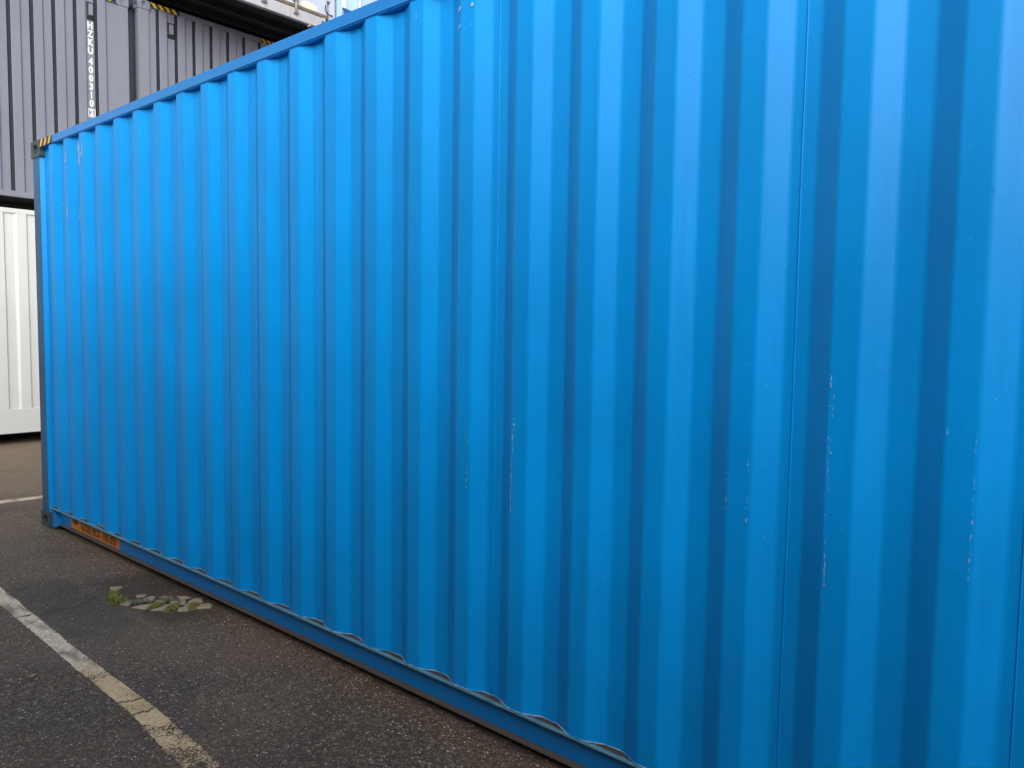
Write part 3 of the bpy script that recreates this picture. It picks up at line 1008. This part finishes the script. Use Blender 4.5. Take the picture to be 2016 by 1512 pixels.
# ------------------------------------------------------------------ the stacked containers behind (long axis along X, ends facing +X)
def stack_container(name, label, xf, y0, y1, z0, z1, mat, length, slopes, sill, head_h=0.065, cast_mat=None, group=None, front='wall', post_w=0.15, pitch=0.256, groove=False):
    """slopes: (first in-slope y, out-slope offset) of the end wall, or None for a hidden plain one"""
    root = thing(name, (xf - length / 2, (y0 + y1) / 2, z0), label, 'container', group)
    B = root.location.copy()
    cm = cast_mat or mat
    xr = xf - length
    for cx, sx_ in ((xf, -1), (xr, 1)):
        for cy, sy_ in ((y0, 1), (y1, -1)):
            casting(root, B, cx, cy, z0, sx_, sy_, 1, cm)
            casting(root, B, cx, cy, z1, sx_, sy_, -1, cm)
            p = MB()
            a, b = sorted((cx + sx_ * 0.004, cx + sx_ * 0.12)); c, d = sorted((cy + sy_ * 0.004, cy + sy_ * post_w))
            p.box(a, b, c, d, z0 + 0.118, z1 - 0.118)
            p.build('corner_post', mat, root, B, bevel=0.008)
    # long sides
    sb, s = [(0.121, 0.036)], 0.27
    while s + 0.28 < length - 0.2:
        sb += [(s, 0.036), (s + 0.068, 0.0), (s + 0.14, 0.0), (s + 0.208, 0.036)]
        s += 0.278
    sb.append((length - 0.121, 0.036))
    pr = corr_profile(sb, 0.01, 2)
    corr_mesh(pr, (xr, y0 + 0.006, 0), (1, 0, 0), (0, -1, 0), z0 + 0.16, z1 - 0.06).build('side_panel', mat, root, B)
    corr_mesh(pr, (xr, y1 - 0.006, 0), (1, 0, 0), (0, 1, 0), z0 + 0.16, z1 - 0.06).build('side_panel', mat, root, B)
    for yy0 in (y0 + 0.002, y1 - 0.062):
        t = MB(); t.box(xr + 0.179, xf - 0.179, yy0, yy0 + 0.06, z1 - 0.062, z1 - 0.002); t.build('top_rail', mat, root, B, bevel=0.005)
        t = MB(); t.box(xr + 0.179, xf - 0.179, yy0, yy0 + 0.05, z0 + 0.03, z0 + 0.162); t.build('bottom_rail', mat, root, B, bevel=0.005)
    t = MB(); t.box(xr + 0.06, xf - 0.06, y0 + 0.063, y1 - 0.063, z1 - 0.035, z1 - 0.022); t.build('roof', mat, root, B)
    t = MB(); t.box(xr + 0.06, xf - 0.08, y0 + 0.053, y1 - 0.053, z0 + 0.13, z0 + 0.155); t.build('floor_deck', M_DARK, root, B)
    n = int(length / 0.42)
    for q in range(n):
        cx = xr + 0.3 + q * (length - 0.55) / n
        t = MB(); t.box(cx, cx + 0.05, y0 + 0.053, y1 - 0.053, z0 + 0.035, z0 + 0.129); t.build('cross_member', M_DARK, root, B)
    # rear end
    t = MB(); t.box(xr + 0.03, xr + 0.06, y0 + 0.15, y1 - 0.15, z0 + 0.12, z1 - 0.04); t.build('end_panel', mat, root, B)
    if front == 'wall':
        first, off = slopes
        dep = 0.024 if groove else 0.022
        eb = [(y0 + post_w - 0.01, dep)]
        yk = first
        while yk < y1 - post_w - 0.02:
            yo = yk + off
            if yk - 0.015 > eb[-1][0]:
                if groove:
                    eb += [(yk - 0.021, dep), (yk - 0.018, 0.10), (yk + 0.014, 0.10), (yk + 0.018, 0.004)]  # grooves shaped deep and narrow to hold the shade of the rib slopes
                else:
                    eb += [(yk - 0.015, dep), (yk + 0.015, 0.004)]
                if yo + 0.01 < y1 - post_w - 0.01:
                    eb.append((yo - 0.006, 0.004)); eb.append((yo + 0.010, dep))
            yk += pitch
        eb.append((y1 - post_w + 0.01, eb[-1][1]))
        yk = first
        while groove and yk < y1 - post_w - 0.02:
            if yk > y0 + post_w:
                t = MB(); t.box(xf - 0.098, xf - 0.0075, yk - 0.0170, yk + 0.0150, sill[1], z1 - head_h); t.build('shade_strip', M_GROOVE_SHADE, root, B)  # dark strip added in each groove to paint its shade
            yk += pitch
        corr_mesh(corr_profile(eb, 0.005, 3), (xf, 0, 0), (0, 1, 0), (1, 0, 0), sill[1] - 0.002, z1 - head_h + 0.004, rows=6, wob=0.0015).build('end_panel', mat, root, B)
        t = MB(); t.box(xf - 0.062, xf - 0.001, y0 + 0.164, y1 - 0.164, z1 - head_h, z1 - 0.002); t.build('end_rail', mat, root, B, bevel=0.004)
        t = MB(); t.box(xf - 0.075, xf + 0.001, y0 + 0.164, y1 - 0.164, sill[0], sill[1]); t.build('end_sill', mat, root, B, bevel=0.004)
    return root, B

XS = -4.60
white, WB = stack_container('shipping_container', 'white corrugated container standing on the ground behind the blue one', XS, 0.26, 2.70, 0.0, 2.985, M_WHITE, 6.058, (1.256 - 3 * 0.256, 0.129), (0.142, 0.452), 0.062, group='containers stacked in the background')
grey1, G1 = stack_container('shipping_container', 'grey stacked container with a vertical white number on its end', XS, 0.26, 2.70, 2.990, 6.000, M_GREY, 6.058, (2.532 - 8 * 0.256, 0.128), (3.130, 3.205), 0.112, groove=True, group='containers stacked in the background')
grey2, G2 = stack_container('shipping_container', 'grey stacked container shaded under the overhanging door end', XS, 2.83, 5.27, 2.990, 6.055, M_GREY, 6.058, (3.104, 0.133), (3.130, 3.205), 0.075, groove=True, group='containers stacked in the background', pitch=0.2665)
stack_container('shipping_container', 'ground tier container below the shaded grey one', XS, 2.83, 5.27, 0.0, 2.985, M_GREY, 6.058, (3.104, 0.133), (0.142, 0.30), group='containers stacked in the background')
stack_container('shipping_container', 'ground tier container behind the middle of the blue one', XS, 5.395, 7.833, 0.0, 2.985, M_GREY, 6.058, (5.67, 0.133), (0.142, 0.30), group='containers stacked in the background')
stack_container('shipping_container', 'second tier container carrying the pale blue one', XS, 5.395, 7.833, 2.990, 6.012, M_GREY, 6.058, (5.67, 0.133), (3.130, 3.205), group='containers stacked in the background')

stack_container('shipping_container', 'unseen container added above the numbered grey one', XS, 0.26, 2.70, 6.004, 8.900, M_GREY, 6.058, (2.532 - 8 * 0.256, 0.128), (6.14, 6.21), 0.075, groove=True, group='containers stacked in the background')  # added out of view to darken the gap between the two grey containers

def hazard(root, B, xf, ya, yb, za, zb, mat, n, name='hazard_plate'):
    t = MB(); t.box(xf + 0.0005, xf + 0.003, ya, yb, za, zb)
    ho = t.build(name, M_BLACK, root, B)
    w = (yb - ya) / (n + 0.3)
    for q in range(n):
        a = ya + 0.02 + q * w
        s = MB()
        x = xf + 0.0042
        s.face([(x, max(ya, a - 0.02), zb - 0.002), (x, min(yb, a + w * 0.42), zb - 0.002), (x, min(yb, a + w * 0.42 + 0.04), za + 0.002), (x, min(yb, a + 0.03), za + 0.002)])
        s.build('yellow_stripe', mat, ho, B)
hazard(grey1, G1, XS + 0.001, 2.22, 2.53, 5.895, 5.990, M_LIME, 2)
hazard(grey2, G2, XS + 0.001, 2.998, 3.41, 5.985, 6.050, M_YELLOW, 4)
hazard(grey2, G2, XS + 0.001, 4.72, 5.10, 5.985, 6.050, M_YELLOW, 4)

def vent(root, B, xf, ya, yb, za, zb):
    f = MB()
    t = 0.009
    x0, x1 = xf - 0.024, xf - 0.010
    f.box(x0, x1, ya, ya + t, za, zb); f.box(x0, x1, yb - t, yb, za, zb)
    f.box(x0, x1, ya + t, yb - t, zb - t, zb); f.box(x0, x1, ya + t, yb - t, za, za + t)
    fo = f.build('vent_frame', M_BLACK, root, B)
    c = MB(); c.box(x0, x1 + 0.014, ya + 0.020, yb - 0.012, za + 0.055, zb - 0.018)
    c.build('vent_cover', M_GREY, fo, B, bevel=0.004)
    c = MB(); c.box(x0, x0 + 0.004, ya + t, yb - t, za + t, za + 0.052)
    c.build('vent_opening', M_BLACK, fo, B)
vent(grey1, G1, XS, 2.166, 2.250, 5.575, 5.800)
vent(grey2, G2, XS, 3.250, 3.338, 5.640, 5.850)

# vertical container number
zc0, dz = 5.500, 0.1095
for q, chv in enumerate('HZKU4003'):
    gap = 0.028 if q >= 4 else 0.0
    text_mesh('number_digit' if chv.isdigit() else 'number_letter', chv, 0.118, M_LETTER, grey1, (XS - 0.0230, 2.203, zc0 - dz * q - gap), (0, 1, 0), (0, 0, 1), G1, sx=0.82, off=0.005)
for q, chv in enumerate('10'):
    text_mesh('number_digit', chv, 0.118, M_LETTER, grey1, (XS - 0.0230, 2.203, zc0 - dz * (8 + q) - 0.028), (0, 1, 0), (0, 0, 1), G1, sx=0.82, off=0.005)
bz = zc0 - dz * 10 - 0.040
bxm = MB()
for (a, b, c, d) in ((2.158, 2.168, bz - 0.055, bz + 0.055), (2.238, 2.248, bz - 0.055, bz + 0.055), (2.168, 2.238, bz + 0.045, bz + 0.055), (2.168, 2.238, bz - 0.055, bz - 0.045)):
    bxm.box(XS - 0.0235, XS - 0.0224, a, b, c, d)
bxm.build('number_box', M_LETTER, grey1, G1)
text_mesh('number_digit', '2', 0.105, M_LETTER, grey1, (XS - 0.0230, 2.203, bz), (0, 1, 0), (0, 0, 1), G1, sx=0.82, off=0.005)

# ------------------------------------------------------------------ upper containers with their door ends overhanging the stack
XD = -3.55
def door_container(label, xf, y0, y1, z0, z1, length, mdoor, mpost, msill, rods, band=None, white_rods=False):
    root, B = stack_container('shipping_container', label, xf, y0, y1, z0, z1, mdoor, length, None, None, front='door', cast_mat=msill, group='containers stacked in the background', post_w=0.10)
    t = MB(); t.box(xf - 0.08, xf - 0.004, y0 + 0.179, y1 - 0.179 - 0.06, z0 + 0.008, z0 + 0.165)
    so = t.build('door_sill', msill, root, B, bevel=0.004)
    t = MB(); t.box(xf - 0.08, xf - 0.004, y1 - 0.235, y1 - 0.179, z0 + 0.120, z0 + 0.172); t.build('sill_end', msill, root, B)
    t = MB(); t.box(xf - 0.08, xf - 0.002, y0 + 0.165, y1 - 0.165, z1 - 0.11, z1 - 0.002); t.build('door_header', mpost, root, B, bevel=0.004)
    ym = (y0 + y1) / 2
    for da, db in ((y0 + 0.125, ym - 0.006), (ym + 0.006, y1 - 0.125)):
        d = MB(); zl, zh = z0 + 0.182, z1 - 0.12
        d.box(xf - 0.075, xf - 0.030, da, db, zl, zh)
        do = d.build('door', mdoor, root, B, bevel=0.004)
        # raised horizontal ribs pressed into the door sheet
        for zz in (zl + 0.62, zl + 1.22, zl + 1.82):
            if band: break
            r = MB(); r.box(xf - 0.0295, xf - 0.006, da + 0.07, db - 0.07, zz, zz + 0.30); r.build('door_rib', mdoor, do, B, bevel=0.010)
        gk = MB(); gk.box(xf - 0.029, xf - 0.016, da, db, zl + 0.001, zl + 0.046); gk.build('door_gasket', M_GASKET, do, B, bevel=0.003)
        hg = MB(); hy = da if da < ym - 0.5 else db
        for hzv in (zl + 0.25, zl + 0.95, zl + 1.65, zl + 2.35):
            hg = MB(); hg.box(xf - 0.024, xf + 0.008, hy - 0.03, hy + 0.03, hzv, hzv + 0.14); hg.build('hinge', mpost, do, B, bevel=0.006)
    for ry in rods:
        r = MB(); r.tube([(xf + 0.012, ry, z0 + 0.13), (xf + 0.012, ry, z1 - 0.06)], 0.019, 12)
        ro = r.build('lock_rod', M_LETTER if white_rods else M_STEEL, root, B, smooth=False)
        for zz in (z0 + 0.075, z1 - 0.105):
            k_ = MB(); k_.box(xf - 0.004, xf + 0.030, ry - 0.040, ry + 0.040, zz, zz + 0.022)
            k_.box(xf - 0.002, xf + 0.040, ry - 0.022, ry + 0.022, zz + 0.022, zz + 0.075)
            k_.build('rod_cam', M_STEEL, ro, B, bevel=0.004)
        for zz in (z0 + 0.26, z0 + 0.95, z0 + 1.75):
            k_ = MB(); k_.box(xf - 0.0295, xf + 0.034, ry - 0.034, ry + 0.034, zz, zz + 0.045)
            k_.build('rod_guide', M_STEEL, ro, B, bevel=0.004)
    return root, B, so

DY0, DY1 = 2.92, 5.36
dc, DB, _ = door_container('overhanging container showing its pale doors with rusty lock rods', XD, DY0, DY1, 6.060, 8.956, 6.058, M_DOOR, M_SILL, M_SILL, (DY0 + 0.52, DY0 + 1.04 - 0.1, 4.130, 4.655))
st = MB()
cx, cz = 4.905, 6.335
st.face([(XD - 0.0285, cx + 0.155 * math.cos(a), cz + 0.062 * math.sin(a)) for a in [2 * math.pi * q / 28 for q in range(28)]])
st.build('oval_sticker', M_STICKER, dc, DB)
hk = MB()
hk.tube([(XD + 0.01, 5.175, 6.43), (XD + 0.012, 5.175, 6.35), (XD + 0.012, 5.19, 6.315), (XD + 0.012, 5.22, 6.30), (XD + 0.012, 5.30, 6.30)], 0.009, 8)
hk.build('door_holdback', M_BLACK, dc, DB, smooth=True)
gp = MB(); gp.box(XD - 0.06, XD + 0.004, 4.895, 4.908, 6.035, 6.165); gp.build('sill_stop', M_SILL, dc, DB)

nc, NB, _ = door_container('pale blue container with a dark blue band, rightmost of the stack', XD, 5.400, 7.838, 6.060, 8.956, 6.058, M_PALE, M_LETTER, M_PALE, (5.82, 6.35, 6.90, 7.40), band=True, white_rods=True)
bn = MB(); bn.box(XD - 0.0295, XD - 0.020, 5.53, 5.775, 6.430, 6.505); bn.build('colour_band', M_BAND, nc, NB)

# ------------------------------------------------------------------ the row across the lane, behind the photographer
for q in range(3):
    for tier in range(OPP_TIERS):
        rx = OPP_X + q * 6.2
        root, RB = stack_container('shipping_container', ('dark brown container across the lane, at its open far end', 'dark brown container across the lane, right behind the photographer', 'dark brown container across the lane, at its near end')[q], 0, -1.219, 1.219, 2.9 * tier, 2.896 + 2.9 * tier, M_OPP, 6.058, (-0.9, 0.13), (2.9 * tier + 0.03, 2.9 * tier + 0.16), group='containers across the lane')
        root.location = (rx, OPP_Y, 2.9 * tier)
